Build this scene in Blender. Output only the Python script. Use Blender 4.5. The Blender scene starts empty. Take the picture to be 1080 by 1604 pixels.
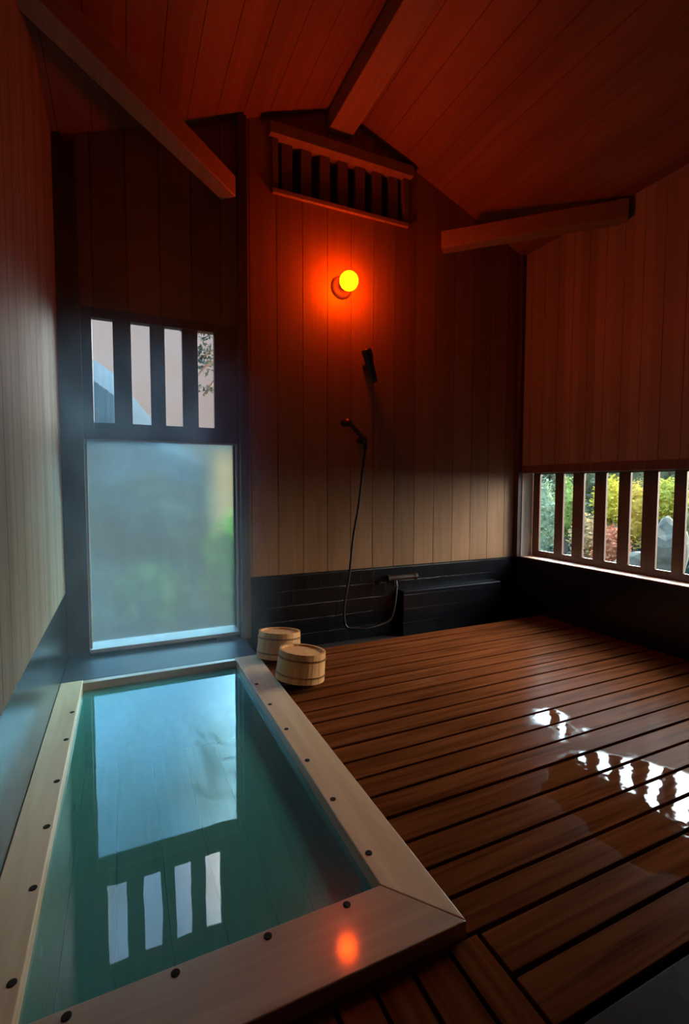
import bpy, bmesh, math, random
from mathutils import Vector, Matrix
random.seed(7)
C = bpy.context.scene.collection
sc = bpy.context.scene

# ------------------------------------------------------------------ camera
cam_d = bpy.data.cameras.new('camera'); cam = bpy.data.objects.new('camera', cam_d); C.objects.link(cam)
cr = Vector((0.90884686, -0.41712609, 0.00179363)); cu = Vector((0.02261214, 0.05356072, 0.99830854)); cf = cr.cross(cu) * -1
m = Matrix((cr, cu, -cf)).transposed().to_4x4(); m.translation = (0, 0, 1.0)
cam.matrix_world = m
cam_d.sensor_fit = 'VERTICAL'; cam_d.sensor_height = 36.0; cam_d.lens = 754.957 / 1604 * 36
cam_d.clip_start = 0.02; cam_d.clip_end = 500
sc.camera = cam

# ------------------------------------------------------------------ exposure
sc.view_settings.view_transform = 'Standard'; sc.view_settings.look = 'None'
sc.view_settings.exposure = 0.0; sc.view_settings.gamma = 1.0
sc.view_settings.use_curve_mapping = False

# ------------------------------------------------------------------ sky: overcast, brighter towards the zenith
w = bpy.data.worlds.new('sky'); sc.world = w; w.use_nodes = True
nt = w.node_tree; nt.nodes.clear()
tc = nt.nodes.new('ShaderNodeTexCoord'); sp = nt.nodes.new('ShaderNodeSeparateXYZ')
rp = nt.nodes.new('ShaderNodeValToRGB'); bg = nt.nodes.new('ShaderNodeBackground'); ou = nt.nodes.new('ShaderNodeOutputWorld')
nt.links.new(tc.outputs['Generated'], sp.inputs[0]); nt.links.new(sp.outputs['Z'], rp.inputs[0])
# two bright sky patches added out of view to light the left wall and deck: one off to the right of the tall window, one low over the garden on the right
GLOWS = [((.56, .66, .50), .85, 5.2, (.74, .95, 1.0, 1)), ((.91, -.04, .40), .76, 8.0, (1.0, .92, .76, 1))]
last = rp.outputs[0]
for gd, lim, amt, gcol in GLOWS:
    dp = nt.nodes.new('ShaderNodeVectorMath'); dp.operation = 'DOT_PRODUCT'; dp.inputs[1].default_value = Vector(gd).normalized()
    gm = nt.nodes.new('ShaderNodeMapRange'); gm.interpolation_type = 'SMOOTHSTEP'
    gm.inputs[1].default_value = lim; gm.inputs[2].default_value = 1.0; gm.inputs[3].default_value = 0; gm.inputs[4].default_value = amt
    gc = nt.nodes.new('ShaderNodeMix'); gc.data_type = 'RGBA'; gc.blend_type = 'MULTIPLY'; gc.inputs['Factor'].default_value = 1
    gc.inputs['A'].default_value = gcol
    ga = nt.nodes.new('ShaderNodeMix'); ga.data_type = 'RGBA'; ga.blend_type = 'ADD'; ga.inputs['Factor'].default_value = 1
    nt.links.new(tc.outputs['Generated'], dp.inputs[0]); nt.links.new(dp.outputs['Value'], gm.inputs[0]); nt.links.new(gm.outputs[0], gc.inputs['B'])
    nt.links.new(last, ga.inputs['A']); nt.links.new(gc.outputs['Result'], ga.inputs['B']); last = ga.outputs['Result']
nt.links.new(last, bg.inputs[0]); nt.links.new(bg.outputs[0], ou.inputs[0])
SKY_STRENGTH = 6.0
el = rp.color_ramp.elements
el[0].position = 0.0; el[0].color = (.085, .088, .094, 1)
el[1].position = 0.30; el[1].color = (.088, .092, .102, 1)
e = el.new(0.41); e.color = (.46, .88, 1.4, 1)
e = el.new(0.55); e.color = (.26, .55, .95, 1)
e = el.new(0.95); e.color = (.16, .28, .45, 1)
bg.inputs[1].default_value = SKY_STRENGTH

LAMP = (105.0, 6.5, 0.01)
STEAM = 1.4

# ------------------------------------------------------------------ materials
def mat(name):
    m = bpy.data.materials.new(name); m.use_nodes = True
    t = m.node_tree; b = t.nodes['Principled BSDF']
    return m, t, b
def N(t, kind, **kw):
    n = t.nodes.new(kind)
    for k, v in kw.items(): setattr(n, k, v)
    return n
def wood(name, dark, light, axis='Z', board=None, rough=.55, coat=0, var=.25, bump=.15, scale=1.0):
    """grain runs along `axis`; board = (axis, pitch, offset) gives each board its own tone"""
    m, t, b = mat(name)
    co = N(t, 'ShaderNodeTexCoord'); mp = N(t, 'ShaderNodeMapping')
    s = {'X': (1.2, 22, 22), 'Y': (22, 1.2, 22), 'Z': (22, 22, 1.2)}[axis]
    mp.inputs['Scale'].default_value = [v * scale for v in s]
    t.links.new(co.outputs['Object'], mp.inputs[0])
    n1 = N(t, 'ShaderNodeTexNoise'); n1.inputs['Scale'].default_value = 1.6; n1.inputs['Detail'].default_value = 6
    n1.inputs['Distortion'].default_value = .6
    t.links.new(mp.outputs[0], n1.inputs['Vector'])
    r = N(t, 'ShaderNodeValToRGB'); r.color_ramp.elements[0].position = .3; r.color_ramp.elements[1].position = .7
    r.color_ramp.elements[0].color = (*dark, 1); r.color_ramp.elements[1].color = (*light, 1)
    t.links.new(n1.outputs[0], r.inputs[0]); out = r.outputs[0]
    if board:
        ax, pitch, off = board
        sx = N(t, 'ShaderNodeSeparateXYZ'); t.links.new(co.outputs['Object'], sx.inputs[0])
        a = N(t, 'ShaderNodeMath', operation='SUBTRACT'); a.inputs[1].default_value = off
        d = N(t, 'ShaderNodeMath', operation='DIVIDE'); d.inputs[1].default_value = pitch
        fl = N(t, 'ShaderNodeMath', operation='FLOOR')
        t.links.new(sx.outputs[ax], a.inputs[0]); t.links.new(a.outputs[0], d.inputs[0]); t.links.new(d.outputs[0], fl.inputs[0])
        wn = N(t, 'ShaderNodeTexWhiteNoise', noise_dimensions='1D'); t.links.new(fl.outputs[0], wn.inputs['W'])
        mr = N(t, 'ShaderNodeMapRange'); mr.inputs[3].default_value = 1 - var; mr.inputs[4].default_value = 1 + var * .6
        t.links.new(wn.outputs['Value'], mr.inputs[0])
        mx = N(t, 'ShaderNodeMix', data_type='RGBA', blend_type='MULTIPLY'); mx.inputs['Factor'].default_value = 1
        t.links.new(out, mx.inputs['A']); t.links.new(mr.outputs[0], mx.inputs['B']); out = mx.outputs['Result']
    t.links.new(out, b.inputs['Base Color'])
    b.inputs['Roughness'].default_value = rough
    b.inputs['Coat Weight'].default_value = coat; b.inputs['Coat Roughness'].default_value = .08
    if bump:
        bp = N(t, 'ShaderNodeBump'); bp.inputs['Strength'].default_value = bump; bp.inputs['Distance'].default_value = .003
        t.links.new(n1.outputs[0], bp.inputs['Height']); t.links.new(bp.outputs[0], b.inputs['Normal'])
    return m
def plain(name, col, rough=.5, metal=0, noise=0, nscale=8, bump=0):
    m, t, b = mat(name)
    b.inputs['Roughness'].default_value = rough; b.inputs['Metallic'].default_value = metal
    co = N(t, 'ShaderNodeTexCoord'); n = N(t, 'ShaderNodeTexNoise'); n.inputs['Scale'].default_value = nscale; n.inputs['Detail'].default_value = 5
    t.links.new(co.outputs['Object'], n.inputs['Vector'])
    r = N(t, 'ShaderNodeValToRGB')
    r.color_ramp.elements[0].position = .3; r.color_ramp.elements[1].position = .7
    r.color_ramp.elements[0].color = (*[c * (1 - noise) for c in col], 1); r.color_ramp.elements[1].color = (*[min(1, c * (1 + noise)) for c in col], 1)
    t.links.new(n.outputs[0], r.inputs[0]); t.links.new(r.outputs[0], b.inputs['Base Color'])
    if bump:
        bp = N(t, 'ShaderNodeBump'); bp.inputs['Strength'].default_value = bump; bp.inputs['Distance'].default_value = .01
        t.links.new(n.outputs[0], bp.inputs['Height']); t.links.new(bp.outputs[0], b.inputs['Normal'])
    return m

M = {}
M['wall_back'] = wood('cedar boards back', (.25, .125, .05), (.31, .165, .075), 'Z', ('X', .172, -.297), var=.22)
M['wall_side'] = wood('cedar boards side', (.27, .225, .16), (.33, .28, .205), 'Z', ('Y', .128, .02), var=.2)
M['ceiling'] = wood('ceiling boards', (.22, .09, .04), (.28, .12, .055), 'Y', ('X', .16, 0), var=.2)
M['beam'] = wood('beam timber', (.26, .15, .08), (.36, .22, .12), 'Y')
M['frame'] = wood('dark stained timber', (.045, .030, .024), (.085, .058, .045), 'Z', rough=.45)
M['lattice'] = wood('lattice timber', (.10, .055, .035), (.17, .10, .065), 'Z', rough=.5)
M['vent'] = wood('vent timber', (.14, .09, .06), (.22, .15, .10), 'Z', rough=.5)
M['ventback'] = plain('vent back board', (.035, .022, .016), .8, noise=.3)
M['rim_y'] = wood('cypress rim lengthwise', (.62, .46, .27), (.76, .60, .38), 'Y', rough=.38, scale=.8)
M['rim_x'] = wood('cypress rim crosswise', (.40, .31, .21), (.54, .43, .30), 'X', rough=.35, coat=.7, scale=.8)
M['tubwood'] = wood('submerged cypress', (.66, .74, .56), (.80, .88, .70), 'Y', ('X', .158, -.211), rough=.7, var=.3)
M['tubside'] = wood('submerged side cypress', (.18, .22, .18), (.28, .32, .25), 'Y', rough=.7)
M['peg'] = plain('dark peg', (.008, .007, .006), .9)
M['bucket'] = wood('bucket cypress', (.50, .25, .09), (.68, .38, .15), 'Z', rough=.45, scale=1.6)
M['hoop'] = plain('dull copper hoop', (.28, .15, .07), .4, .8, .2)
M['metal'] = plain('dull chrome', (.25, .25, .25), .25, 1, .1)
M['rubber'] = plain('dark plastic', (.018, .016, .015), .35, 0, .2)
M['hose'] = plain('grey metal hose', (.025, .022, .02), .45, .3, .2)
M['sill'] = plain('pale wet sill', (.36, .40, .43), .35, 0, .08)
M['white_trim'] = plain('pale window trim', (.55, .56, .56), .4, 0, .05)
M['jamb'] = wood('pale jamb board', (.45, .33, .24), (.62, .48, .37), 'Z')
M['stone'] = plain('dark stone step', (.022, .016, .014), .7, 0, .4, 20, .2); M['stone'].node_tree.nodes['Principled BSDF'].inputs['Specular IOR Level'].default_value = .1
M['pit'] = plain('dark underfloor', (.010, .008, .007), .9)

def tile_mat():
    m, t, b = mat('black glazed tile')
    co = N(t, 'ShaderNodeTexCoord'); sx = N(t, 'ShaderNodeSeparateXYZ'); ad = N(t, 'ShaderNodeMath', operation='ADD'); cb = N(t, 'ShaderNodeCombineXYZ')
    t.links.new(co.outputs['Object'], sx.inputs[0])
    t.links.new(sx.outputs['X'], ad.inputs[0]); t.links.new(sx.outputs['Y'], ad.inputs[1])
    t.links.new(ad.outputs[0], cb.inputs['X']); t.links.new(sx.outputs['Z'], cb.inputs['Y'])
    br = N(t, 'ShaderNodeTexBrick'); br.offset = 0
    br.inputs['Scale'].default_value = 1; br.inputs['Brick Width'].default_value = .1; br.inputs['Row Height'].default_value = .1
    br.inputs['Mortar Size'].default_value = .003
    br.inputs['Color1'].default_value = (.006, .008, .011, 1); br.inputs['Color2'].default_value = (.009, .011, .015, 1); br.inputs['Mortar'].default_value = (.012, .014, .016, 1)
    t.links.new(cb.outputs[0], br.inputs['Vector']); t.links.new(br.outputs['Color'], b.inputs['Base Color'])
    b.inputs['Roughness'].default_value = .26
    bp = N(t, 'ShaderNodeBump'); bp.inputs['Strength'].default_value = .4; bp.inputs['Distance'].default_value = -.002
    t.links.new(br.outputs['Fac'], bp.inputs['Height']); t.links.new(bp.outputs[0], b.inputs['Normal'])
    return m
M['tile'] = tile_mat()
M['ledge'] = plain('dark stone ledge', (.012, .020, .030), .45, 0, .3, 12)

def deck_mat(name, axis):
    m = wood(name, (.066, .018, .005), (.18, .056, .018), axis, rough=.5, bump=.25)
    t = m.node_tree; b = t.nodes['Principled BSDF']; b.inputs['Specular IOR Level'].default_value = 0
    # puddles: two wet patches with ragged edges
    co = N(t, 'ShaderNodeTexCoord')
    n = N(t, 'ShaderNodeTexNoise'); n.inputs['Scale'].default_value = 7; n.inputs['Detail'].default_value = 3
    t.links.new(co.outputs['Object'], n.inputs['Vector'])
    tot = None
    for (x, y, rr, am) in ((1.47, .92, .42, 1), (1.62, 1.42, .26, .52), (1.45, 2.0, .25, .5)):
        d = N(t, 'ShaderNodeVectorMath', operation='DISTANCE'); d.inputs[1].default_value = (x, y, 0)
        t.links.new(co.outputs['Object'], d.inputs[0])
        mr = N(t, 'ShaderNodeMapRange'); mr.inputs[1].default_value = rr; mr.inputs[2].default_value = rr * .45; mr.inputs[4].default_value = am
        t.links.new(d.outputs['Value'], mr.inputs[0])
        if tot is None: tot = mr.outputs[0]
        else:
            mx = N(t, 'ShaderNodeMath', operation='MAXIMUM'); t.links.new(tot, mx.inputs[0]); t.links.new(mr.outputs[0], mx.inputs[1]); tot = mx.outputs[0]
    ad = N(t, 'ShaderNodeMath', operation='ADD'); t.links.new(tot, ad.inputs[0]); t.links.new(n.outputs[0], ad.inputs[1])
    wet = N(t, 'ShaderNodeMapRange'); wet.inputs[1].default_value = .95; wet.inputs[2].default_value = 1.08
    t.links.new(ad.outputs[0], wet.inputs[0])
    # thin water film = coat, over everything a little, full in puddles
    cw = N(t, 'ShaderNodeMapRange'); cw.inputs[3].default_value = .05; cw.inputs[4].default_value = .38
    t.links.new(wet.outputs[0], cw.inputs[0]); t.links.new(cw.outputs[0], b.inputs['Coat Weight'])
    crg = N(t, 'ShaderNodeMapRange'); crg.inputs[3].default_value = .28; crg.inputs[4].default_value = .035
    t.links.new(wet.outputs[0], crg.inputs[0]); t.links.new(crg.outputs[0], b.inputs['Coat Roughness'])
    b.inputs['Coat IOR'].default_value = 1.5
    n2 = N(t, 'ShaderNodeTexNoise'); n2.inputs['Scale'].default_value = 10; n2.inputs['Detail'].default_value = 2
    t.links.new(co.outputs['Object'], n2.inputs['Vector'])
    bp = N(t, 'ShaderNodeBump'); bp.inputs['Strength'].default_value = .22; bp.inputs['Distance'].default_value = .006
    t.links.new(n2.outputs[0], bp.inputs['Height']); t.links.new(bp.outputs[0], b.inputs['Coat Normal'])
    return m
M['deck_x'] = deck_mat('wet deck boards across', 'X')
M['deck_y'] = deck_mat('wet deck boards along', 'Y')

def water_mat():
    m = bpy.data.materials.new('bath water surface'); m.use_nodes = True; t = m.node_tree; t.nodes.clear()
    o = N(t, 'ShaderNodeOutputMaterial'); mx = N(t, 'ShaderNodeMixShader'); tr = N(t, 'ShaderNodeBsdfTransparent'); gl = N(t, 'ShaderNodeBsdfGlossy')
    fr = N(t, 'ShaderNodeFresnel'); fr.inputs['IOR'].default_value = 1.75
    tr.inputs[0].default_value = (.46, .90, .88, 1); gl.inputs['Roughness'].default_value = .015; gl.inputs[0].default_value = (.95, .97, 1, 1)
    co = N(t, 'ShaderNodeTexCoord'); n = N(t, 'ShaderNodeTexNoise'); n.inputs['Scale'].default_value = 5; n.inputs['Detail'].default_value = 2
    bp = N(t, 'ShaderNodeBump'); bp.inputs['Strength'].default_value = .04; bp.inputs['Distance'].default_value = .01
    t.links.new(co.outputs['Object'], n.inputs['Vector']); t.links.new(n.outputs[0], bp.inputs['Height'])
    t.links.new(bp.outputs[0], gl.inputs['Normal'])
    df = N(t, 'ShaderNodeBsdfDiffuse'); df.inputs[0].default_value = (.16, .74, .66, 1)     # cloudy mineral water
    cl = N(t, 'ShaderNodeMixShader'); cl.inputs[0].default_value = .36
    t.links.new(tr.outputs[0], cl.inputs[1]); t.links.new(df.outputs[0], cl.inputs[2])
    t.links.new(fr.outputs[0], mx.inputs[0]); t.links.new(cl.outputs[0], mx.inputs[1]); t.links.new(gl.outputs[0], mx.inputs[2]); t.links.new(mx.outputs[0], o.inputs[0])
    return m
M['water'] = water_mat()

def fogged_glass():
    m = bpy.data.materials.new('steamed up glass'); m.use_nodes = True; t = m.node_tree; t.nodes.clear()
    o = N(t, 'ShaderNodeOutputMaterial')
    tr = N(t, 'ShaderNodeBsdfTransparent'); tr.inputs[0].default_value = (.62, .84, .90, 1)
    rf = N(t, 'ShaderNodeBsdfRefraction'); rf.inputs[0].default_value = (.62, .84, .90, 1); rf.inputs['Roughness'].default_value = .35; rf.inputs['IOR'].default_value = 1.12
    tl = N(t, 'ShaderNodeBsdfTranslucent'); tl.inputs[0].default_value = (.75, .82, .85, 1)
    gl = N(t, 'ShaderNodeBsdfGlossy'); gl.inputs['Roughness'].default_value = .15
    a = N(t, 'ShaderNodeMixShader'); b2 = N(t, 'ShaderNodeMixShader'); c2 = N(t, 'ShaderNodeMixShader')
    co = N(t, 'ShaderNodeTexCoord'); n = N(t, 'ShaderNodeTexNoise'); n.inputs['Scale'].default_value = 4; n.inputs['Detail'].default_value = 3
    t.links.new(co.outputs['Object'], n.inputs['Vector'])
    mr = N(t, 'ShaderNodeMapRange'); mr.inputs[1].default_value = .35; mr.inputs[2].default_value = .65; mr.inputs[3].default_value = .3; mr.inputs[4].default_value = .65
    t.links.new(n.outputs[0], mr.inputs[0]); t.links.new(mr.outputs[0], a.inputs[0])
    t.links.new(tr.outputs[0], a.inputs[1]); t.links.new(rf.outputs[0], a.inputs[2])
    b2.inputs[0].default_value = .05; t.links.new(a.outputs[0], b2.inputs[1]); t.links.new(tl.outputs[0], b2.inputs[2])
    c2.inputs[0].default_value = .05; t.links.new(b2.outputs[0], c2.inputs[1]); t.links.new(gl.outputs[0], c2.inputs[2])
    t.links.new(c2.outputs[0], o.inputs[0])
    return m
M['glass'] = fogged_glass()

def lamp_mat():
    m = bpy.data.materials.new('amber globe'); m.use_nodes = True; t = m.node_tree; t.nodes.clear()
    o = N(t, 'ShaderNodeOutputMaterial'); e = N(t, 'ShaderNodeEmission')
    mxv = max(LAMP); e.inputs[0].default_value = (LAMP[0] / mxv, LAMP[1] / mxv, LAMP[2] / mxv, 1); e.inputs[1].default_value = mxv
    t.links.new(e.outputs[0], o.inputs[0]); return m
M['lamp'] = lamp_mat()

def steam_mat():
    m = bpy.data.materials.new('rising steam'); m.use_nodes = True; t = m.node_tree; t.nodes.clear()
    o = N(t, 'ShaderNodeOutputMaterial'); v = N(t, 'ShaderNodeVolumeScatter'); v.inputs['Color'].default_value = (.40, .74, 1, 1)
    v.inputs['Anisotropy'].default_value = 0.0
    co = N(t, 'ShaderNodeTexCoord'); mp = N(t, 'ShaderNodeMapping'); mp.inputs['Scale'].default_value = (2.2, 2.2, 1.5)
    n = N(t, 'ShaderNodeTexNoise'); n.inputs['Scale'].default_value = 1.5; n.inputs['Detail'].default_value = 3; n.inputs['Distortion'].default_value = .8
    t.links.new(co.outputs['Object'], mp.inputs[0]); t.links.new(mp.outputs[0], n.inputs['Vector'])
    mr = N(t, 'ShaderNodeMapRange'); mr.inputs[1].default_value = .42; mr.inputs[2].default_value = .7; mr.inputs[3].default_value = .25; mr.inputs[4].default_value = 1.0
    t.links.new(n.outputs[0], mr.inputs[0])
    # thicker near the window and the far end of the bath, thinning out with distance from it
    d = N(t, 'ShaderNodeVectorMath', operation='DISTANCE')
    mp2 = N(t, 'ShaderNodeMapping'); mp2.inputs['Scale'].default_value = (1, 1, .62)
    t.links.new(co.outputs['Object'], mp2.inputs[0]); t.links.new(mp2.outputs[0], d.inputs[0]); d.inputs[1].default_value = (.12, 2.75, .55)
    fo = N(t, 'ShaderNodeMapRange', interpolation_type='SMOOTHSTEP'); fo.inputs[1].default_value = .25; fo.inputs[2].default_value = 1.2; fo.inputs[3].default_value = 1; fo.inputs[4].default_value = 0
    t.links.new(d.outputs['Value'], fo.inputs[0])
    mu = N(t, 'ShaderNodeMath', operation='MULTIPLY'); t.links.new(mr.outputs[0], mu.inputs[0]); t.links.new(fo.outputs[0], mu.inputs[1])
    m2 = N(t, 'ShaderNodeMath', operation='MULTIPLY'); m2.inputs[1].default_value = STEAM; t.links.new(mu.outputs[0], m2.inputs[0])
    t.links.new(m2.outputs[0], v.inputs['Density']); t.links.new(v.outputs[0], o.inputs['Volume'])
    return m
M['steam'] = steam_mat()

# ------------------------------------------------------------------ mesh helpers
def hexa(bm, v):
    """v: 8 points, bottom loop 0-3, top loop 4-7"""
    vs = [bm.verts.new(p) for p in v]
    for f in ((0, 3, 2, 1), (4, 5, 6, 7), (0, 1, 5, 4), (1, 2, 6, 5), (2, 3, 7, 6), (3, 0, 4, 7)): bm.faces.new([vs[i] for i in f])
def box(bm, x0, x1, y0, y1, z0, z1):
    hexa(bm, [(x0, y0, z0), (x1, y0, z0), (x1, y1, z0), (x0, y1, z0), (x0, y0, z1), (x1, y0, z1), (x1, y1, z1), (x0, y1, z1)])
def bar(bm, a, b, wdt, hgt):
    """rectangular timber between two points; wdt horizontal, hgt vertical"""
    a, b = Vector(a), Vector(b); d = (b - a).normalized(); s = d.cross(Vector((0, 0, 1))).normalized() * (wdt / 2); u = Vector((0, 0, hgt / 2))
    hexa(bm, [a - s - u, a + s - u, b + s - u, b - s - u, a - s + u, a + s + u, b + s + u, b - s + u])
def tube(bm, pts, r, seg=12, cap=True):
    pts = [Vector(p) for p in pts]; rings = []
    rr = r if isinstance(r, (list, tuple)) else [r] * len(pts)
    up = None
    for i, p in enumerate(pts):
        d = (pts[min(i + 1, len(pts) - 1)] - pts[max(i - 1, 0)]).normalized()
        if up is None: up = d.orthogonal().normalized()
        up = (up - d * up.dot(d)).normalized(); sd = d.cross(up)
        rings.append([bm.verts.new(p + (up * math.cos(2 * math.pi * k / seg) + sd * math.sin(2 * math.pi * k / seg)) * rr[i]) for k in range(seg)])
    for i in range(len(rings) - 1):
        for k in range(seg): bm.faces.new((rings[i][k], rings[i][(k + 1) % seg], rings[i + 1][(k + 1) % seg], rings[i + 1][k]))
    if cap: bm.faces.new(rings[0][::-1]); bm.faces.new(rings[-1])
def lathe(bm, prof, seg=32, centre=(0, 0, 0)):
    c = Vector(centre); rings = []
    for r, z in prof:
        if r < 1e-6: rings.append([bm.verts.new(c + Vector((0, 0, z)))])
        else: rings.append([bm.verts.new(c + Vector((r * math.cos(2 * math.pi * k / seg), r * math.sin(2 * math.pi * k / seg), z))) for k in range(seg)])
    for a, b in zip(rings, rings[1:]):
        for k in range(seg):
            k2 = (k + 1) % seg
            q = [a[k % len(a)], a[k2 % len(a)], b[k2 % len(b)], b[k % len(b)]]
            q2 = []
            for v in q:
                if v not in q2: q2.append(v)
            if len(q2) > 2: bm.faces.new(q2)
def smooth_path(pts, n=8):
    P = [Vector(p) for p in pts]; out = []
    for i in range(len(P) - 1):
        a, b, c, d = P[max(i - 1, 0)], P[i], P[i + 1], P[min(i + 2, len(P) - 1)]
        for k in range(n):
            t = k / n
            out.append(.5 * ((2 * b) + (c - a) * t + (2 * a - 5 * b + 4 * c - d) * t * t + (3 * b - a - 3 * c + d) * t ** 3))
    out.append(P[-1]); return out
def obj(name, bm, m, parent=None, bevel=0, smooth=False, origin=None):
    bmesh.ops.recalc_face_normals(bm, faces=bm.faces)
    me = bpy.data.meshes.new(name); bm.to_mesh(me); bm.free()
    o = bpy.data.objects.new(name, me); C.objects.link(o)
    if m: me.materials.append(m)
    if smooth:
        for p in me.polygons: p.use_smooth = True
    if bevel:
        b = o.modifiers.new('bevel', 'BEVEL'); b.width = bevel; b.segments = 2; b.limit_method = 'ANGLE'
    if parent: o.parent = parent
    return o
def B(*boxes):
    bm = bmesh.new()
    for b in boxes: box(bm, *b)
    return bm
def empty(name, loc=(0, 0, 0)):
    o = bpy.data.objects.new(name, None); C.objects.link(o); o.location = loc; o.empty_display_size = .1; return o
def tag(o, label, cat, group=None, kind=None):
    o['label'] = label; o['category'] = cat
    if group: o['group'] = group
    if kind: o['kind'] = kind
    return o
def struct(o, label=None):
    o['kind'] = 'structure'
    if label: o['label'] = label
    return o
def rebase(o):
    """put a single-mesh thing's origin at its base centre"""
    vs = [v.co.copy() for v in o.data.vertices]
    c = Vector(((min(v.x for v in vs) + max(v.x for v in vs)) / 2, (min(v.y for v in vs) + max(v.y for v in vs)) / 2, min(v.z for v in vs)))
    o.data.transform(Matrix.Translation(-c)); o.location = c
    return o

# ------------------------------------------------------------------ room dimensions (camera stands 1 m above the deck)
XL, XR, YB, YF = -.297, 2.944, 3.0, -1.2
RX, RZ, SL = 1.335, 3.427, .385          # ridge
DZ = .408                                 # top of tile dado
def roof(x): return RZ - SL * abs(x - RX)

# ------------------------------------------------------------------ walls
# back wall: vertical boards with fine grooves, openings for the window and the gable vent
WX0, WX1 = -.187, .650
VX0, VX1, VZ0, VZ1 = .888, 1.850, 2.80, 3.19
bm = bmesh.new()
edges = [XL]
x = XL
while x < XR - .01:
    x = min(x + .172, XR)
    edges.append(x)
cuts = sorted(set([round(v, 4) for v in edges] + [WX0, WX1, VX0, VX1, RX]))
for x0, x1 in zip(cuts, cuts[1:]):
    if x1 - x0 < .004: continue
    g0 = .002 if any(abs(x0 - e) < .001 for e in edges) else 0
    g1 = .002 if any(abs(x1 - e) < .001 for e in edges) else 0
    a, b = x0 + g0, x1 - g1; mid = (a + b) / 2
    spans = []
    z0 = 1.955 if WX0 < mid < WX1 else DZ
    if VX0 < mid < VX1: spans = [(z0, z0, VZ0, VZ0), (VZ1, VZ1, roof(a), roof(b))]
    else: spans = [(z0, z0, roof(a), roof(b))]
    for (p, q, r, s) in spans:
        hexa(bm, [(a, YB, p), (b, YB, q), (b, YB + .03, q), (a, YB + .03, p), (a, YB, r), (b, YB, s), (b, YB + .03, s), (a, YB + .03, r)])
# backing sheet behind boards
for (a, b, p, q) in ((XL - .1, WX0, -.7, 0), (WX1, XR + .1, -.7, 0), (WX0, WX1, 1.955, 0), (WX0, WX1, -.7, .065)):
    if q: box(bm, a, b, YB + .031, YB + .16, p, q)
    else:
        cs = sorted([a, b] + [c for c in (VX0, VX1, RX) if a < c < b])
        for c0, c1 in zip(cs, cs[1:]):
            mid = (c0 + c1) / 2
            if VX0 < mid < VX1: sp_ = [(p, VZ0, VZ0), (VZ1, roof(c0), roof(c1))]
            else: sp_ = [(p, roof(c0), roof(c1))]
            for (zz, r, s) in sp_:
                hexa(bm, [(c0, YB + .031, zz), (c1, YB + .031, zz), (c1, YB + .16, zz), (c0, YB + .16, zz), (c0, YB + .031, r), (c1, YB + .031, s), (c1, YB + .16, s), (c0, YB + .16, r)])
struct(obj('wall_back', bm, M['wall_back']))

def side_boards(x, thick, y0, y1, pitch, z0, z1, bm):
    y = y0
    while y < y1 - .005:
        ye = min(y + pitch, y1)
        box(bm, min(x, x + thick), max(x, x + thick), y + .0015, ye - .0015, z0, z1); y = ye
bm = bmesh.new()
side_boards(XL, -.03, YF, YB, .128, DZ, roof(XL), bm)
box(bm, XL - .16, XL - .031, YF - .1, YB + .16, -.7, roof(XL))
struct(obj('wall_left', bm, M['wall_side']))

RW0, RW1, RWT = 1.30, 2.885, 1.088       # right window opening: near end, far end, top
bm = bmesh.new()
side_boards(XR, .03, YF, YB, .128, RWT + .03, roof(XR), bm)
side_boards(XR, .03, YF, RW0, .128, DZ, RWT + .03, bm)
box(bm, XR + .031, XR + .16, YF - .1, YB + .16, RWT + .03, roof(XR))
box(bm, XR + .031, XR + .16, YF - .1, RW0, -.7, RWT + .03)
box(bm, XR + .031, XR + .16, RW0, YB + .16, -.7, DZ - .01)
box(bm, XR + .031, XR + .16, 2.99, YB + .16, DZ - .01, RWT + .03)
struct(obj('wall_right', bm, M['wall_side']))
bm = bmesh.new()
hexa(bm, [(XL - .16, YF - .12, -.7), (RX, YF - .12, -.7), (RX, YF, -.7), (XL - .16, YF, -.7), (XL - .16, YF - .12, roof(XL)), (RX, YF - .12, RZ), (RX, YF, RZ), (XL - .16, YF, roof(XL))])
hexa(bm, [(RX, YF - .12, -.7), (XR + .16, YF - .12, -.7), (XR + .16, YF, -.7), (RX, YF, -.7), (RX, YF - .12, RZ), (XR + .16, YF - .12, roof(XR)), (XR + .16, YF, roof(XR)), (RX, YF, RZ)])
struct(obj('wall_front', bm, M['wall_side']))

# ceiling: boards running front to back on both slopes
bm = bmesh.new()
for sgn in (-1, 1):
    lim = 1.85
    x = 0
    while x < lim:
        xe = min(x + .16, lim); a, b = RX + sgn * (x + .0015), RX + sgn * (xe - .0015)
        za, zb = roof(a), roof(b)
        hexa(bm, [(a, YF - .12, za), (b, YF - .12, zb), (b, YB + .16, zb), (a, YB + .16, za), (a, YF - .12, za + .02), (b, YF - .12, zb + .02), (b, YB + .16, zb + .02), (a, YB + .16, za + .02)])
        x = xe
    a, b = RX, RX + sgn * lim
    za, zb = roof(a) + .021, roof(b) + .021
    hexa(bm, [(a, YF - .12, za), (b, YF - .12, zb), (b, YB + .16, zb), (a, YB + .16, za), (a, YF - .12, za + .08), (b, YF - .12, zb + .08), (b, YB + .16, zb + .08), (a, YB + .16, za + .08)])
struct(obj('ceiling', bm, M['ceiling']))

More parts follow.
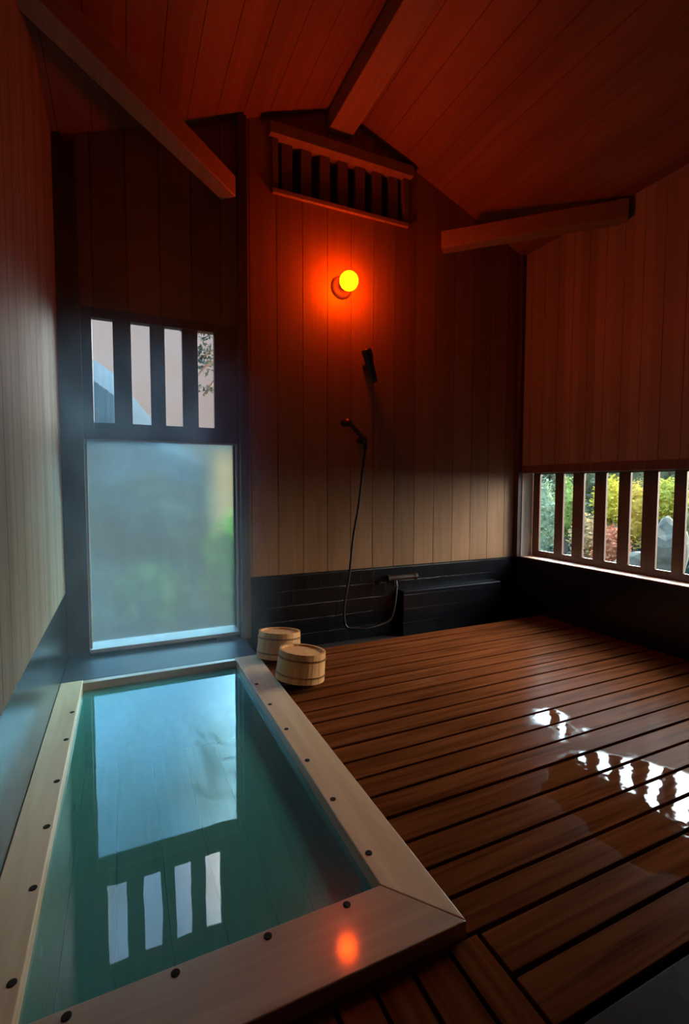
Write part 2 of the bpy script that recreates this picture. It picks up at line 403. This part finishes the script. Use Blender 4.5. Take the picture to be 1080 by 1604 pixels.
# floor: sub-floor + slatted deck boards
bm = B((.70, 2.944, YF, 3.03, -.16, -.09), (XL, .70, YF, .78, -.16, -.09))
box(bm, XL - .16, XR + .16, YF - .12, YB + .16, -.76, -.70)
struct(obj('floor', bm, M['pit']), 'dark gap under the slatted deck')
ey = [2.68, 2.573, 2.466, 2.36, 2.255, 2.15, 2.045, 1.94, 1.835, 1.73, 1.625, 1.52, 1.415, 1.311, 1.207, 1.102, .998, .90, .803, .697, .589]
bm = bmesh.new()
for y1, y0 in zip(ey, ey[1:]):
    xs = .703 if y0 < .79 else .676
    box(bm, xs, 2.90, y0 + .0055, y1 - .0055, -.028, random.uniform(-.0012, .0012))
o = obj('floor_deck', bm, M['deck_x'], bevel=.002); o.name = 'floor'; struct(o, 'reddish brown wet deck boards running across the room')
bm = bmesh.new()
for x0, x1 in zip([-.297, -.21, -.115, -.02, .075, .165, .255, .345, .43, .517, .612], [-.21, -.115, -.02, .075, .165, .255, .345, .43, .517, .612, .697]):
    box(bm, x0 + .0055, x1 - .0055, -.2, .80, -.028, random.uniform(-.0012, .0012))
o = obj('floor_near', bm, M['deck_y']); o.name = 'floor'; struct(o, 'deck boards running lengthwise in front of the bath')
o = obj('stone_step', B((.703, 2.90, -.3, .580, -.06, -.004)), M['stone'], bevel=.004)
o.name = 'floor'; struct(o, 'dark stone floor beside the deck')

# tile dado
struct(obj('baseboard_left', B((XL - .03, XL, YF, YB, -.6, DZ)), M['tile']), 'black glazed tile dado under the pale boards')
struct(obj('baseboard_back', B((WX1, XR, YB - .006, YB + .03, -.3, DZ), (XL, WX1, YB - .004, YB + .16, -.3, .065)), M['tile']), 'black glazed tile dado of the back wall')
struct(obj('baseboard_right', B((XR - .006, XR + .03, YF, YB - .006, -.3, DZ)), M['tile']), 'black glazed tile dado under the low window')
# low tiled ledge under the shower
o = obj('tiled_ledge', B((1.80, 2.70, 2.91, 2.993, -.09, .235)), M['tile'], bevel=.004)
tag(rebase(o), 'low black tiled ledge along the dado right of the shower', 'ledge')
# ledge at the head of the bath
struct(obj('trim_1', B((XL, .672, 2.642, 3.0, -.3, .034)), M['ledge'], bevel=.003), 'dark tiled ledge between bath and window')

# posts and plates
struct(obj('trim_2', B((XL, WX0, YB - .03, YB, .065, roof(XL) - .005)), M['frame'], bevel=.003), 'dark corner post left of window')
struct(obj('trim_3', B((.655, .708, YB - .062, YB, .035, roof(.66) - .002)), M['frame'], bevel=.003), 'dark post between window and shower wall')
struct(obj('trim_4', B((2.905, XR, YB - .04, YB, DZ, roof(XR) - .005)), M['frame'], bevel=.003), 'dark post in the right back corner')
struct(obj('trim_5', B((XR - .012, XR + .10, RW0, 2.955, RWT, RWT + .06)), M['lattice'], bevel=.003), 'head rail over the low window')

bm = bmesh.new()      # unseen overhang added outside the low window to cut high sky light
hexa(bm, [(XR + .12, YF, 2.76), (XR + 1.25, YF, 2.08), (XR + 1.25, YB + .16, 2.08), (XR + .12, YB + .16, 2.76), (XR + .12, YF, 2.84), (XR + 1.25, YF, 2.16), (XR + 1.25, YB + .16, 2.16), (XR + .12, YB + .16, 2.84)])
o = obj('sky_blocker', bm, M['frame']); o.name = 'trim_6'; struct(o, 'added unseen overhang blocking high sky above the low window')

# ------------------------------------------------------------------ gable beams
bm = bmesh.new(); box(bm, 1.250, 1.418, YF, YB, 3.27, 3.425)
struct(obj('ridge_beam', bm, M['beam'], bevel=.006)).name = 'ceiling'
bpy.data.objects['ceiling'].name = 'ceiling'
def brace(a, b, label):
    bm = bmesh.new(); bar(bm, a, b, .10, .118)
    o = obj('corner_brace', bm, M['beam'], bevel=.006)
    tag(rebase(o), label, 'beam', 'diagonal corner braces under the roof')
brace((XL - .0, 2.05, 2.727), (.60, 2.945, 2.727), 'diagonal timber brace across the left back corner above the window')
brace((XR + .0, 2.12, 2.727), (2.12, 2.945, 2.727), 'diagonal timber brace across the right back corner')

# gable vent
v = empty('gable_vent', (1.369, YB, VZ0))
def child(o, p):
    o.parent = p; o.matrix_parent_inverse = Matrix.Translation(-Vector(p.location)); return o
tag(v, 'slatted wooden vent high in the gable above the wall lamp', 'vent')
child(obj('top_rail', B((VX0 - .03, VX1 + .03, YB - .05, YB + .1, 3.125, VZ1 + .005)), M['beam'], bevel=.003), v)
child(obj('bottom_rail', B((VX0 - .01, VX1 + .01, YB - .022, YB + .1, VZ0 - .005, VZ0 + .022)), M['beam'], bevel=.002), v)
child(obj('side_rail', B((VX0 - .01, VX0 + .03, YB - .012, YB + .1, VZ0 + .022, 3.125)), M['vent'], bevel=.002), v)
child(obj('side_rail', B((VX1 - .03, VX1 + .01, YB - .012, YB + .1, VZ0 + .022, 3.125)), M['vent'], bevel=.002), v)
n = 7
for i in range(n):
    x0 = VX0 + .03 + (i + .5) * (VX1 - VX0 - .06) / n - .035
    child(obj('slat', B((x0, x0 + .07, YB + .015, YB + .045, VZ0 + .022, 3.125)), M['vent'], bevel=.002), v)
child(obj('back_board', B((VX0, VX1, YB + .10, YB + .12, VZ0, VZ1)), M['ventback']), v)

# ------------------------------------------------------------------ window_1: lattice above a fogged pane
w1 = empty('window_1', ((WX0 + WX1) / 2, YB, .065)); struct(w1, 'tall window with wooden lattice above steamed glass')
F = M['frame']
child(obj('lattice_frame', B((WX0, WX0 + .05, YB - .002, YB + .05, 1.302, 1.955), (.603, .655, YB - .002, YB + .05, 1.302, 1.955),
                             (WX0 + .05, .603, YB - .002, YB + .05, 1.902, 1.955), (WX0 + .05, .603, YB - .002, YB + .05, 1.302, 1.336)), F, bevel=.002), w1)
for (a, b) in ((-.034, .059), (.157, .237), (.332, .421), (.515, .603)):
    child(obj('lattice_bar', B((a, b, YB + .005, YB + .04, 1.336, 1.902)), F, bevel=.002), w1)
child(obj('middle_rail', B((WX0, .655, YB - .012, YB + .15, 1.246, 1.302)), F, bevel=.003), w1)
child(obj('window_jamb', B((WX0 - .02, WX0, YB + .0, YB + .16, .065, 1.246)), F), w1)
child(obj('window_jamb', B((.650, .670, YB + .0, YB + .16, .065, 1.246)), F), w1)
child(obj('window_trim', B((WX0, WX0 + .012, YB + .0, YB + .015, .075, 1.246), (.638, .650, YB + .0, YB + .015, .075, 1.246), (WX0 + .012, .638, YB, YB + .015, 1.236, 1.246)), M['white_trim'], bevel=.002), w1)
child(obj('window_sill', B((WX0, .650, YB - .01, YB + .145, .050, .072)), M['sill'], bevel=.003), w1)
child(obj('window_pane', B((WX0, .650, YB + .128, YB + .134, .072, 1.246)), M['glass']), w1)

# ------------------------------------------------------------------ window_2: low lattice on the right
w2 = empty('window_2', (XR + .1, (RW0 + RW1) / 2, DZ)); struct(w2, 'long low wooden lattice window looking on to the garden')
L = M['lattice']; X0, X1 = 3.062, 3.082
child(obj('lattice_frame', B((X0, X1, RW0, RW1 + .07, RWT - .008, RWT + .03), (X0, X1, RW0, RW1 + .07, DZ, .462), (X0, X1, RW1, RW1 + .07, .462, RWT - .008), (X0, X1, RW0, RW0 + .05, .462, RWT - .008)), L, bevel=.002), w2)
bars = [(2.655, 2.733), (2.476, 2.569), (2.297, 2.387), (2.12, 2.202), (1.939, 2.034), (1.768, 1.839)]
y = 1.768 - .178
while y > RW0 + .1: bars.append((y, y + .088)); y -= .178
for a, b in bars: child(obj('lattice_bar', B((X0, X1, a, b, .462, RWT - .008)), L, bevel=.002), w2)
child(obj('window_jamb', B((XR, X0, 2.955, 2.99, DZ, RWT)), M['jamb']), w2)
child(obj('window_sill', B((XR - .004, X1 + .02, RW0, 2.955, DZ - .02, DZ + .006)), M['jamb'], bevel=.002), w2)

# ------------------------------------------------------------------ bathtub
TX0, TX1, TY0, TY1 = -.200, .541, .970, 2.600
OX0, OX1, OY0, OY1 = -.2965, .670, .806, 2.640
ZR, ZW, ZF = .036, -.004, -.40
tub = empty('bathtub', (.19, 1.72, ZF - .03)); tag(tub, 'sunken wooden bathtub with a pale mitred timber rim, full of hot water', 'bathtub')
def slab(pts, z0, z1):
    bm = bmesh.new(); n = len(pts)
    lo = [bm.verts.new((x, y, z0)) for x, y in pts]; hi = [bm.verts.new((x, y, z1)) for x, y in pts]
    bm.faces.new(lo[::-1]); bm.faces.new(hi)
    for i in range(n): bm.faces.new((lo[i], lo[(i + 1) % n], hi[(i + 1) % n], hi[i]))
    return bm
g = .0008
child(obj('rim_board', slab([(TX1, TY0 + g), (OX1, OY0 + g), (OX1, OY1), (TX1, OY1)], -.03, ZR), M['rim_y'], bevel=.003), tub)
child(obj('rim_board', slab([(OX0, OY0 + g), (TX0, TY0 + g), (TX0, OY1), (OX0, OY1)], -.03, ZR), M['rim_y'], bevel=.003), tub)
child(obj('rim_board', slab([(OX0, OY0), (OX1, OY0), (TX1, TY0), (TX0, TY0)], -.03, ZR), M['rim_x'], bevel=.003), tub)
child(obj('rim_board', slab([(TX0, TY1), (TX1, TY1), (TX1, OY1), (TX0, OY1)], -.03, ZR - .002), M['rim_x'], bevel=.003), tub)
for bb in ((TX0 - .04, TX0, TY0 - .04, TY1 + .03), (TX1, TX1 + .04, TY0 - .04, TY1 + .03), (TX0, TX1, TY0 - .04, TY0), (TX0, TX1, TY1, TY1 + .03)):
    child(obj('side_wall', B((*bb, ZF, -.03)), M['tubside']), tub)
bm = bmesh.new()
for a, b in zip([TX0, -.053, .105, .263, .421], [-.053, .105, .263, .421, TX1]):
    box(bm, a + .002, b - .002, TY0, TY1, ZF - .02, ZF)
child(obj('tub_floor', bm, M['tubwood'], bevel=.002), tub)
child(obj('tub_base', B((TX0 - .04, TX1 + .04, TY0 - .04, TY1 + .03, ZF - .06, ZF - .021)), M['pit']), tub)
pegs = [(.563, y) for y in (1.07, 1.307, 1.535, 1.771, 2.005, 2.24)] + [(-.217, y) for y in (1.064, 1.305, 1.532, 1.760, 2.041, 2.28)] + [(x, .953) for x in (.445, .259, .072, -.115)]
p0 = None
for x, y in pegs:
    if p0 is None:
        bm = bmesh.new(); lathe(bm, [(0, -.004), (.009, -.004), (.009, .0012), (.007, .002), (0, .002)], 12)
        p0 = o = obj('peg', bm, M['peg'])
    else:
        o = p0.copy(); C.objects.link(o)
    o.location = (x - tub.location.x, y - tub.location.y, ZR - tub.location.z); o.parent = tub
for (y, z) in ((2.084, -.26), (1.233, -.07)):
    bm = bmesh.new(); lathe(bm, [(0, 0), (.016, 0), (.016, .004), (.008, .007), (0, .007)], 16)
    o = obj('nozzle', bm, M['white_trim'], smooth=True); o.rotation_euler = (0, math.pi / 2, 0)
    o.location = (TX0 - tub.location.x, y - tub.location.y, z - tub.location.z); o.parent = tub

bm = bmesh.new(); vs = [bm.verts.new(p) for p in ((TX0, TY0, ZW), (TX1, TY0, ZW), (TX1, TY1, ZW), (TX0, TY1, ZW))]; bm.faces.new(vs)
o = obj('bath_water', bm, M['water']); tag(o, 'still turquoise hot water in the sunken bath mirroring the window', 'water', kind='stuff')

# ------------------------------------------------------------------ wooden bath buckets, turned upside down
def bucket(loc, rot, label):
    e = empty('wooden_bucket', loc); e.rotation_euler = rot; tag(e, label, 'bucket', 'wooden bath buckets at the head of the bath')
    # staves: a faceted wall
    bm = bmesh.new(); ns = 18; R0, R1, H, T = .124, .116, .140, .012
    for k in range(ns):
        a0, a1 = 2 * math.pi * (k + .012) / ns, 2 * math.pi * (k + .988) / ns
        P = []
        for z, r in ((0, R0), (H, R1)):
            for (rad, a) in ((r, a0), (r, (a0 + a1) / 2), (r, a1), (r - T, a1), (r - T, a0)):
                P.append((rad * math.cos(a), rad * math.sin(a), z))
        vs = [bm.verts.new(p) for p in P]
        bm.faces.new(vs[0:5][::-1]); bm.faces.new(vs[5:10])
        for i in range(5): bm.faces.new((vs[i], vs[(i + 1) % 5], vs[5 + (i + 1) % 5], vs[5 + i]))
    obj('stave_wall', bm, M['bucket'], e)
    bm = bmesh.new(); lathe(bm, [(0, H - .024), (R1 - T, H - .024), (R1 - T, H - .010), (0, H - .010)], 36); obj('bottom_board', bm, M['bucket'], e)
    for z, r in ((.03, R0 - .002), (.108, R1 + .0025)):
        bm = bmesh.new(); lathe(bm, [(r - .001, z - .004), (r + .0025, z - .004), (r + .0025, z + .004), (r - .001, z + .004), (r - .001, z - .004)], 36); obj('hoop', bm, M['hoop'], e)
    return e
bucket((.785, 2.245, .030), (0, math.radians(8), .3), 'wooden bath bucket turned upside down, nearer the camera, half on the rim')
bucket((.775, 2.575, .034), (0, math.radians(8), .9), 'wooden bath bucket turned upside down behind the other one by the dado')

# ------------------------------------------------------------------ wall lamp
lp = empty('wall_lamp', (1.350, YB, 2.303)); tag(lp, 'round amber glowing lamp on the back wall under the gable vent', 'lamp')
bm = bmesh.new(); lathe(bm, [(0, 0), (.072, 0), (.072, .012), (.055, .022), (.028, .028), (.028, .060), (.036, .064), (.036, .072), (0, .072)], 32)
o = obj('base_plate', bm, plain('bronze lamp base', (.22, .15, .09), .4, .5, .1), lp, smooth=True); o.rotation_euler = (math.pi / 2, 0, 0)
bm = bmesh.new(); lathe(bm, [(.060 * math.sin(math.pi * k / 20), -.060 * math.cos(math.pi * k / 20)) for k in range(21)], 32)
o = obj('lamp_globe', bm, M['lamp'], lp, smooth=True); o.location = (0, -.122, 0)

# ------------------------------------------------------------------ shower: upper empty holder, lower holder with hand shower, hose, tap
h = empty('shower_holder', (1.53, YB, 1.78)); tag(h, 'empty dark shower holder on the wall below the lamp', 'shower holder')
bm = bmesh.new(); tube(bm, [(1.53, 3.0, 1.80), (1.53, 2.955, 1.80)], .022, 16); child(obj('wall_mount', bm, M['rubber'], smooth=False), h)
bm = bmesh.new(); tube(bm, smooth_path([(1.488, 2.905, 1.895), (1.507, 2.91, 1.85), (1.535, 2.925, 1.78), (1.575, 2.935, 1.69)], 4), [.030, .034, .035, .035, .033, .031, .03, .029, .028, .026, .024, .022, .02], 16); child(obj('cradle', bm, M['rubber'], smooth=True), h)
s = empty('hand_shower', (1.48, YB, 1.29)); tag(s, 'dark hand shower in the lower wall holder with its hose hanging down', 'shower')
bm = bmesh.new(); tube(bm, [(1.492, 3.0, 1.30), (1.492, 2.94, 1.30)], .024, 16); child(obj('wall_mount', bm, M['rubber']), s)
bm = bmesh.new(); tube(bm, smooth_path([(1.345, 2.87, 1.40), (1.40, 2.89, 1.365), (1.45, 2.91, 1.325), (1.496, 2.925, 1.285), (1.50, 2.93, 1.23)], 4), .0145, 14); child(obj('handle', bm, M['rubber'], smooth=True), s)
bm = bmesh.new(); lathe(bm, [(0, -.012), (.035, -.012), (.040, -.004), (.036, .008), (.016, .020), (0, .020)], 28)
o = obj('shower_head', bm, M['rubber'], smooth=True); o.location = Vector((1.325, 2.86, 1.40)) - s.location; o.rotation_euler = (math.radians(30), math.radians(-35), 0); o.parent = s
bm = bmesh.new()
hp = [(1.50, 2.93, 1.23), (1.490, 2.945, 1.12), (1.462, 2.95, .862), (1.420, 2.945, .647), (1.382, 2.93, .388), (1.345, 2.93, .175), (1.352, 2.92, .04), (1.43, 2.90, .016), (1.50, 2.875, .016), (1.66, 2.875, .05), (1.71, 2.88, .155), (1.738, 2.905, .27)]
# keep the lowest part of the loop lying just above the gutter
tube(bm, smooth_path(hp, 8), .0085, 10); child(obj('shower_hose', bm, M['hose'], smooth=True), s)
f = empty('shower_tap', (1.78, YB, .33)); tag(f, 'small chrome mixer tap on the black tile dado beside the hose', 'tap')
bm = bmesh.new(); tube(bm, [(1.70, 2.93, .335), (1.90, 2.93, .335)], .020, 16); child(obj('tap_body', bm, M['metal'], smooth=False), f)
for x in (1.72, 1.88):
    bm = bmesh.new(); tube(bm, [(x, 3.0, .335), (x, 2.93, .335)], .014, 12); child(obj('pipe_stub', bm, M['metal']), f)
for x0, x1 in ((1.678, 1.70), (1.90, 1.922)):
    bm = bmesh.new(); tube(bm, [(x0, 2.93, .335), (x1, 2.93, .335)], .025, 16); child(obj('tap_handle', bm, M['metal']), f)
bm = bmesh.new(); tube(bm, [(1.738, 2.915, .32), (1.738, 2.905, .275)], .012, 12); child(obj('hose_outlet', bm, M['metal']), f)

# ------------------------------------------------------------------ outside
def matt(m):
    m.node_tree.nodes['Principled BSDF'].inputs['Specular IOR Level'].default_value = 0; return m
def leaves(bm, c, r, n, size, flat=1.0):
    for _ in range(n):
        u = random.uniform(-1, 1); th = random.uniform(0, 2 * math.pi); q = math.sqrt(1 - u * u); rad = random.uniform(.6, 1.0)
        p = Vector((c[0] + r[0] * rad * q * math.cos(th), c[1] + r[1] * rad * q * math.sin(th), c[2] + r[2] * rad * u))
        a = Vector((random.gauss(0, 1), random.gauss(0, 1), random.gauss(0, 1))).normalized(); b = a.orthogonal().normalized()
        s_ = size * random.uniform(.6, 1.3)
        vs = [bm.verts.new(p + a * s_), bm.verts.new(p + b * s_ * .45), bm.verts.new(p - a * s_), bm.verts.new(p - b * s_ * .45)]
        bm.faces.new(vs)
def shrub(name, label, c, r, col, n=900, size=.05, group=None, cat='shrub', zg=-.3):
    e = empty(name, (c[0], c[1], zg)); tag(e, label, cat, group)
    bm = bmesh.new(); leaves(bm, c, r, n, size)
    bm2 = bmesh.new(); bmesh.ops.create_icosphere(bm2, subdivisions=3, radius=1.0)
    for v_ in bm2.verts:
        k = .74 + .12 * math.sin(v_.co.x * 5 + c[0]) * math.cos(v_.co.y * 6 + c[1]) + .06 * math.sin(v_.co.z * 7)
        v_.co = Vector((c[0] + v_.co.x * r[0] * k, c[1] + v_.co.y * r[1] * k, c[2] + v_.co.z * r[2] * k))
    me = bpy.data.meshes.new('t'); bm2.to_mesh(me); bm2.free(); bm.from_mesh(me); bpy.data.meshes.remove(me)
    child(obj('foliage', bm, matt(plain(name + ' leaves', col, .8, 0, .45, 14))), e)
    bm = bmesh.new(); tube(bm, [(c[0], c[1], zg), (c[0] + .02, c[1], c[2])], [.04, .02], 8); child(obj('stem', bm, M['vent']), e)
    return e
ZG = -.30
struct(obj('ground', B((-40, 60, YB + .17, 90, ZG - .3, ZG), (XR + .17, 60, -30, YB + .17, ZG - .3, ZG)), matt(plain('mossy garden ground', (.012, .024, .022), .9, 0, .4, 6, .3))), 'dark mossy garden ground outside').name = 'ground'

# behind the tall window
GB = 'shrubs behind the steamed glass'
shrub('shrub', 'dark rounded shrub seen blurred in the middle of the steamed pane', (.30, 6.4, .55), (.62, .5, .62), (.022, .034, .028), 900, .06, GB)
shrub('shrub', 'bright green shrub seen blurred at the right of the steamed pane', (1.05, 4.7, .12), (.42, .40, .66), (.10,.25,.02), 1000, .05, GB)
shrub('shrub', 'small green shrub seen blurred at the lower middle of the steamed pane', (.22, 4.6, -.02), (.34, .34, .30), (.045,.10,.03), 800, .05, GB)
e = empty('garden_hedge', (1.0, 10.0, ZG)); tag(e, 'dark teal clipped hedge far behind the steamed glass', 'hedge')
bm = B((-4.0, 6.0, 9.6, 10.4, ZG, .95))
for k in range(26): leaves(bm, (-4 + k * .4, 10.0, .6), (.5, .5, .5), 160, .07)
child(obj('foliage', bm, matt(plain('hedge leaves', (.022, .042, .042), .8, 0, .4, 8))), e)
hut = empty('garden_hut', (2.1, 8.4, ZG)); tag(hut, 'tan wooden hut wall at the upper right of the steamed pane', 'hut')
child(obj('wall', B((1.36, 2.7, 8.0, 8.8, ZG, 1.62)), wood('hut boards', (.72, .34, .12), (.88, .46, .18), 'Z', ('X', .15, 0))), hut)
bm = bmesh.new(); hexa(bm, [(1.3, 7.9, 1.62), (2.8, 7.9, 1.62), (2.8, 8.9, 1.62), (1.3, 8.9, 1.62), (1.3, 8.35, 1.70), (2.8, 8.35, 1.70), (2.8, 8.45, 1.70), (1.3, 8.45, 1.70)])
child(obj('roof', bm, M['vent']), hut)

def ridge(name, label, prof, y, col):
    bm = bmesh.new(); rows = []
    pts = []
    for (a, b) in zip(prof, prof[1:]):
        for k in range(12):
            t_ = k / 12; pts.append((a[0] + (b[0] - a[0]) * t_, a[1] + (b[1] - a[1]) * t_ + random.uniform(-.03, .03)))
    pts.append(prof[-1])
    for dy, f_ in ((-.24 * y, 0), (-.12 * y, .55), (0, 1.0), (.12 * y, .6), (.24 * y, 0)):
        rows.append([bm.verts.new((x, y + dy, ZG + (z - ZG) * f_)) for x, z in pts])
    for r0, r1 in zip(rows, rows[1:]):
        for k in range(len(pts) - 1): bm.faces.new((r0[k], r0[k + 1], r1[k + 1], r1[k]))
    hm = plain(name + ' slope', col, .9, 0, .08, .05); hm.node_tree.nodes['Principled BSDF'].inputs['Specular IOR Level'].default_value = 0  # slope colour includes the blue-grey haze of distance
    o = obj(name, bm, hm, smooth=True); tag(rebase(o), label, 'hill')
ridge('hill', 'wooded hill coloured with pale blue haze, sloping down to the right, far behind the lattice', [(-30, 22), (-8, 16), (-2.1, 13.0), (-.4, 11.8), (1.3, 9.6), (2.6, 8.0), (4.2, 6.4), (8, 3.5), (16, 1.5), (30, .5)], 54, (.030, .055, .080))
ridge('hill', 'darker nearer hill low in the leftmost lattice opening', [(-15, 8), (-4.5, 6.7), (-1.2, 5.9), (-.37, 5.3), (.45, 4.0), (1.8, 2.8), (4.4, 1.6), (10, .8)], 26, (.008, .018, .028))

# tree with an overhanging leafy branch
tr = empty('garden_tree', (2.3, 6.6, ZG)); tag(tr, 'garden tree whose leafy branches hang across the right lattice openings', 'tree')
bm = bmesh.new(); tube(bm, smooth_path([(2.3, 6.6, ZG), (2.25, 6.55, 1.2), (2.1, 6.5, 2.4), (1.9, 6.4, 3.4)], 4), .07, 10)
child(obj('trunk', bm, M['vent'], smooth=True), tr)
brs = [[(2.1, 6.5, 2.7), (1.5, 6.2, 3.05), (1.0, 6.0, 2.95), (.72, 6.0, 2.80)], [(2.2, 6.5, 2.2), (1.5, 6.2, 2.5), (1.0, 6.0, 2.45), (.78, 6.0, 2.18)], [(1.5, 6.2, 3.05), (1.2, 6.1, 2.75), (.93, 6.0, 2.52)], [(1.5, 6.2, 2.5), (1.1, 6.05, 2.3), (.90, 6.0, 2.05)]]
bm = bmesh.new()
for b_ in brs: tube(bm, smooth_path(b_, 4), [.03 - .0017 * i for i in range(len(smooth_path(b_, 4)))], 6)
child(obj('branch', bm, M['vent']), tr)
bm = bmesh.new()
for (x, z, r, n_) in ((.72, 2.78, .07, 26), (.90, 2.80, .12, 60), (.93, 2.58, .10, 50), (.93, 2.42, .11, 60), (.80, 2.15, .07, 22), (.78, 2.02, .05, 14), (.95, 2.12, .06, 20), (1.2, 2.8, .2, 120), (1.5, 2.9, .3, 200), (1.7, 2.4, .3, 200), (1.9, 3.3, .5, 400)):
    leaves(bm, (x, 6.0, z), (r, r, r), n_, .035)
child(obj('foliage', bm, matt(plain('tree leaves', (.035, .06, .05), .8, 0, .4, 10))), tr)

# beyond the low window: autumn garden
GR = 'garden shrubs beyond the low lattice window'
hed = empty('garden_hedge', (10.5, 8.0, ZG)); tag(hed, 'yellow green tall hedge at the back of the garden beyond the low window', 'hedge')
bm = B((10.2, 11.0, 3.0, 13, ZG, 2.6))
for k in range(25): leaves(bm, (10.3, 3.0 + k * .4, 1.3), (.45, .5, 1.7), 420, .08)
child(obj('foliage', bm, matt(plain('yellow hedge leaves', (.26, .24, .12), .8, 0, .6, 3))), hed)
defs = [
 ((6.5, 6.02, .40), (.26, .26, .78), (.30, .36, .20), 'pale green upright shrub behind the first opening of the low lattice'),
 ((7.6, 6.50, .55), (.34, .34, .62), (.25, .32, .08), 'leafy green shrub behind the second opening of the low lattice'),
 ((6.3, 5.02, .12), (.27, .27, .46), (.42, .29, .13), 'tan dry shrub behind the third opening of the low lattice'),
 ((7.6, 5.60, .72), (.32, .32, .46), (.55, .44, .05), 'yellow shrub high behind the fourth opening of the low lattice'),
 ((6.0, 4.40, .10), (.25, .25, .38), (.52, .20, .10), 'orange red autumn shrub low behind the fourth opening of the low lattice'),
 ((7.2, 4.87, .55), (.30, .30, .56), (.56, .38, .07), 'golden shrub behind the fifth opening of the low lattice'),
 ((6.7, 4.12, .80), (.27, .27, .30), (.44, .42, .07), 'lime yellow shrub high behind the sixth opening of the low lattice'),
 ((7.6, 4.20, .35), (.34, .34, .62), (.22, .24, .10), 'olive shrub near the right edge of the photo behind the low lattice'),
]
for (c_, r_, col, lab) in defs: shrub('shrub', lab, c_, r_, col, 1100, .035, GR)
def rock(c, r, label):
    bm = bmesh.new(); bmesh.ops.create_icosphere(bm, subdivisions=3, radius=1)
    sd = random.uniform(0, 9)
    for v_ in bm.verts:
        k = 1 + .16 * math.sin(v_.co.x * 3.1 + sd) + .12 * math.sin(v_.co.y * 4.3 + sd * 2) + .1 * math.sin(v_.co.z * 5 + sd)
        v_.co = Vector((v_.co.x * r[0] * k, v_.co.y * r[1] * k, v_.co.z * r[2] * k)) + Vector(c)
    o = obj('rock', bm, plain('garden rock', (.13, .13, .095), .85, 0, .35, 9, .5)); tag(rebase(o), label, 'rock', 'garden rocks beyond the low window')
rock((5.5, 4.66, -.12), (.20, .18, .20), 'small grey garden rock low behind the second opening of the low lattice')
rock((5.3, 3.60, -.06), (.22, .20, .26), 'tan grey garden rock low behind the fifth opening of the low lattice')
rock((6.25, 3.82, .10), (.24, .18, .50), 'tall grey green garden rock behind the sixth opening of the low lattice')

# ------------------------------------------------------------------ steam over the far end of the bath
o = obj('steam', B((XL + .002, .645, 1.55, 2.93, ZR + .012, 2.25)), M['steam'])
tag(o, 'pale steam rising from the bath in front of the window', 'steam', kind='stuff')
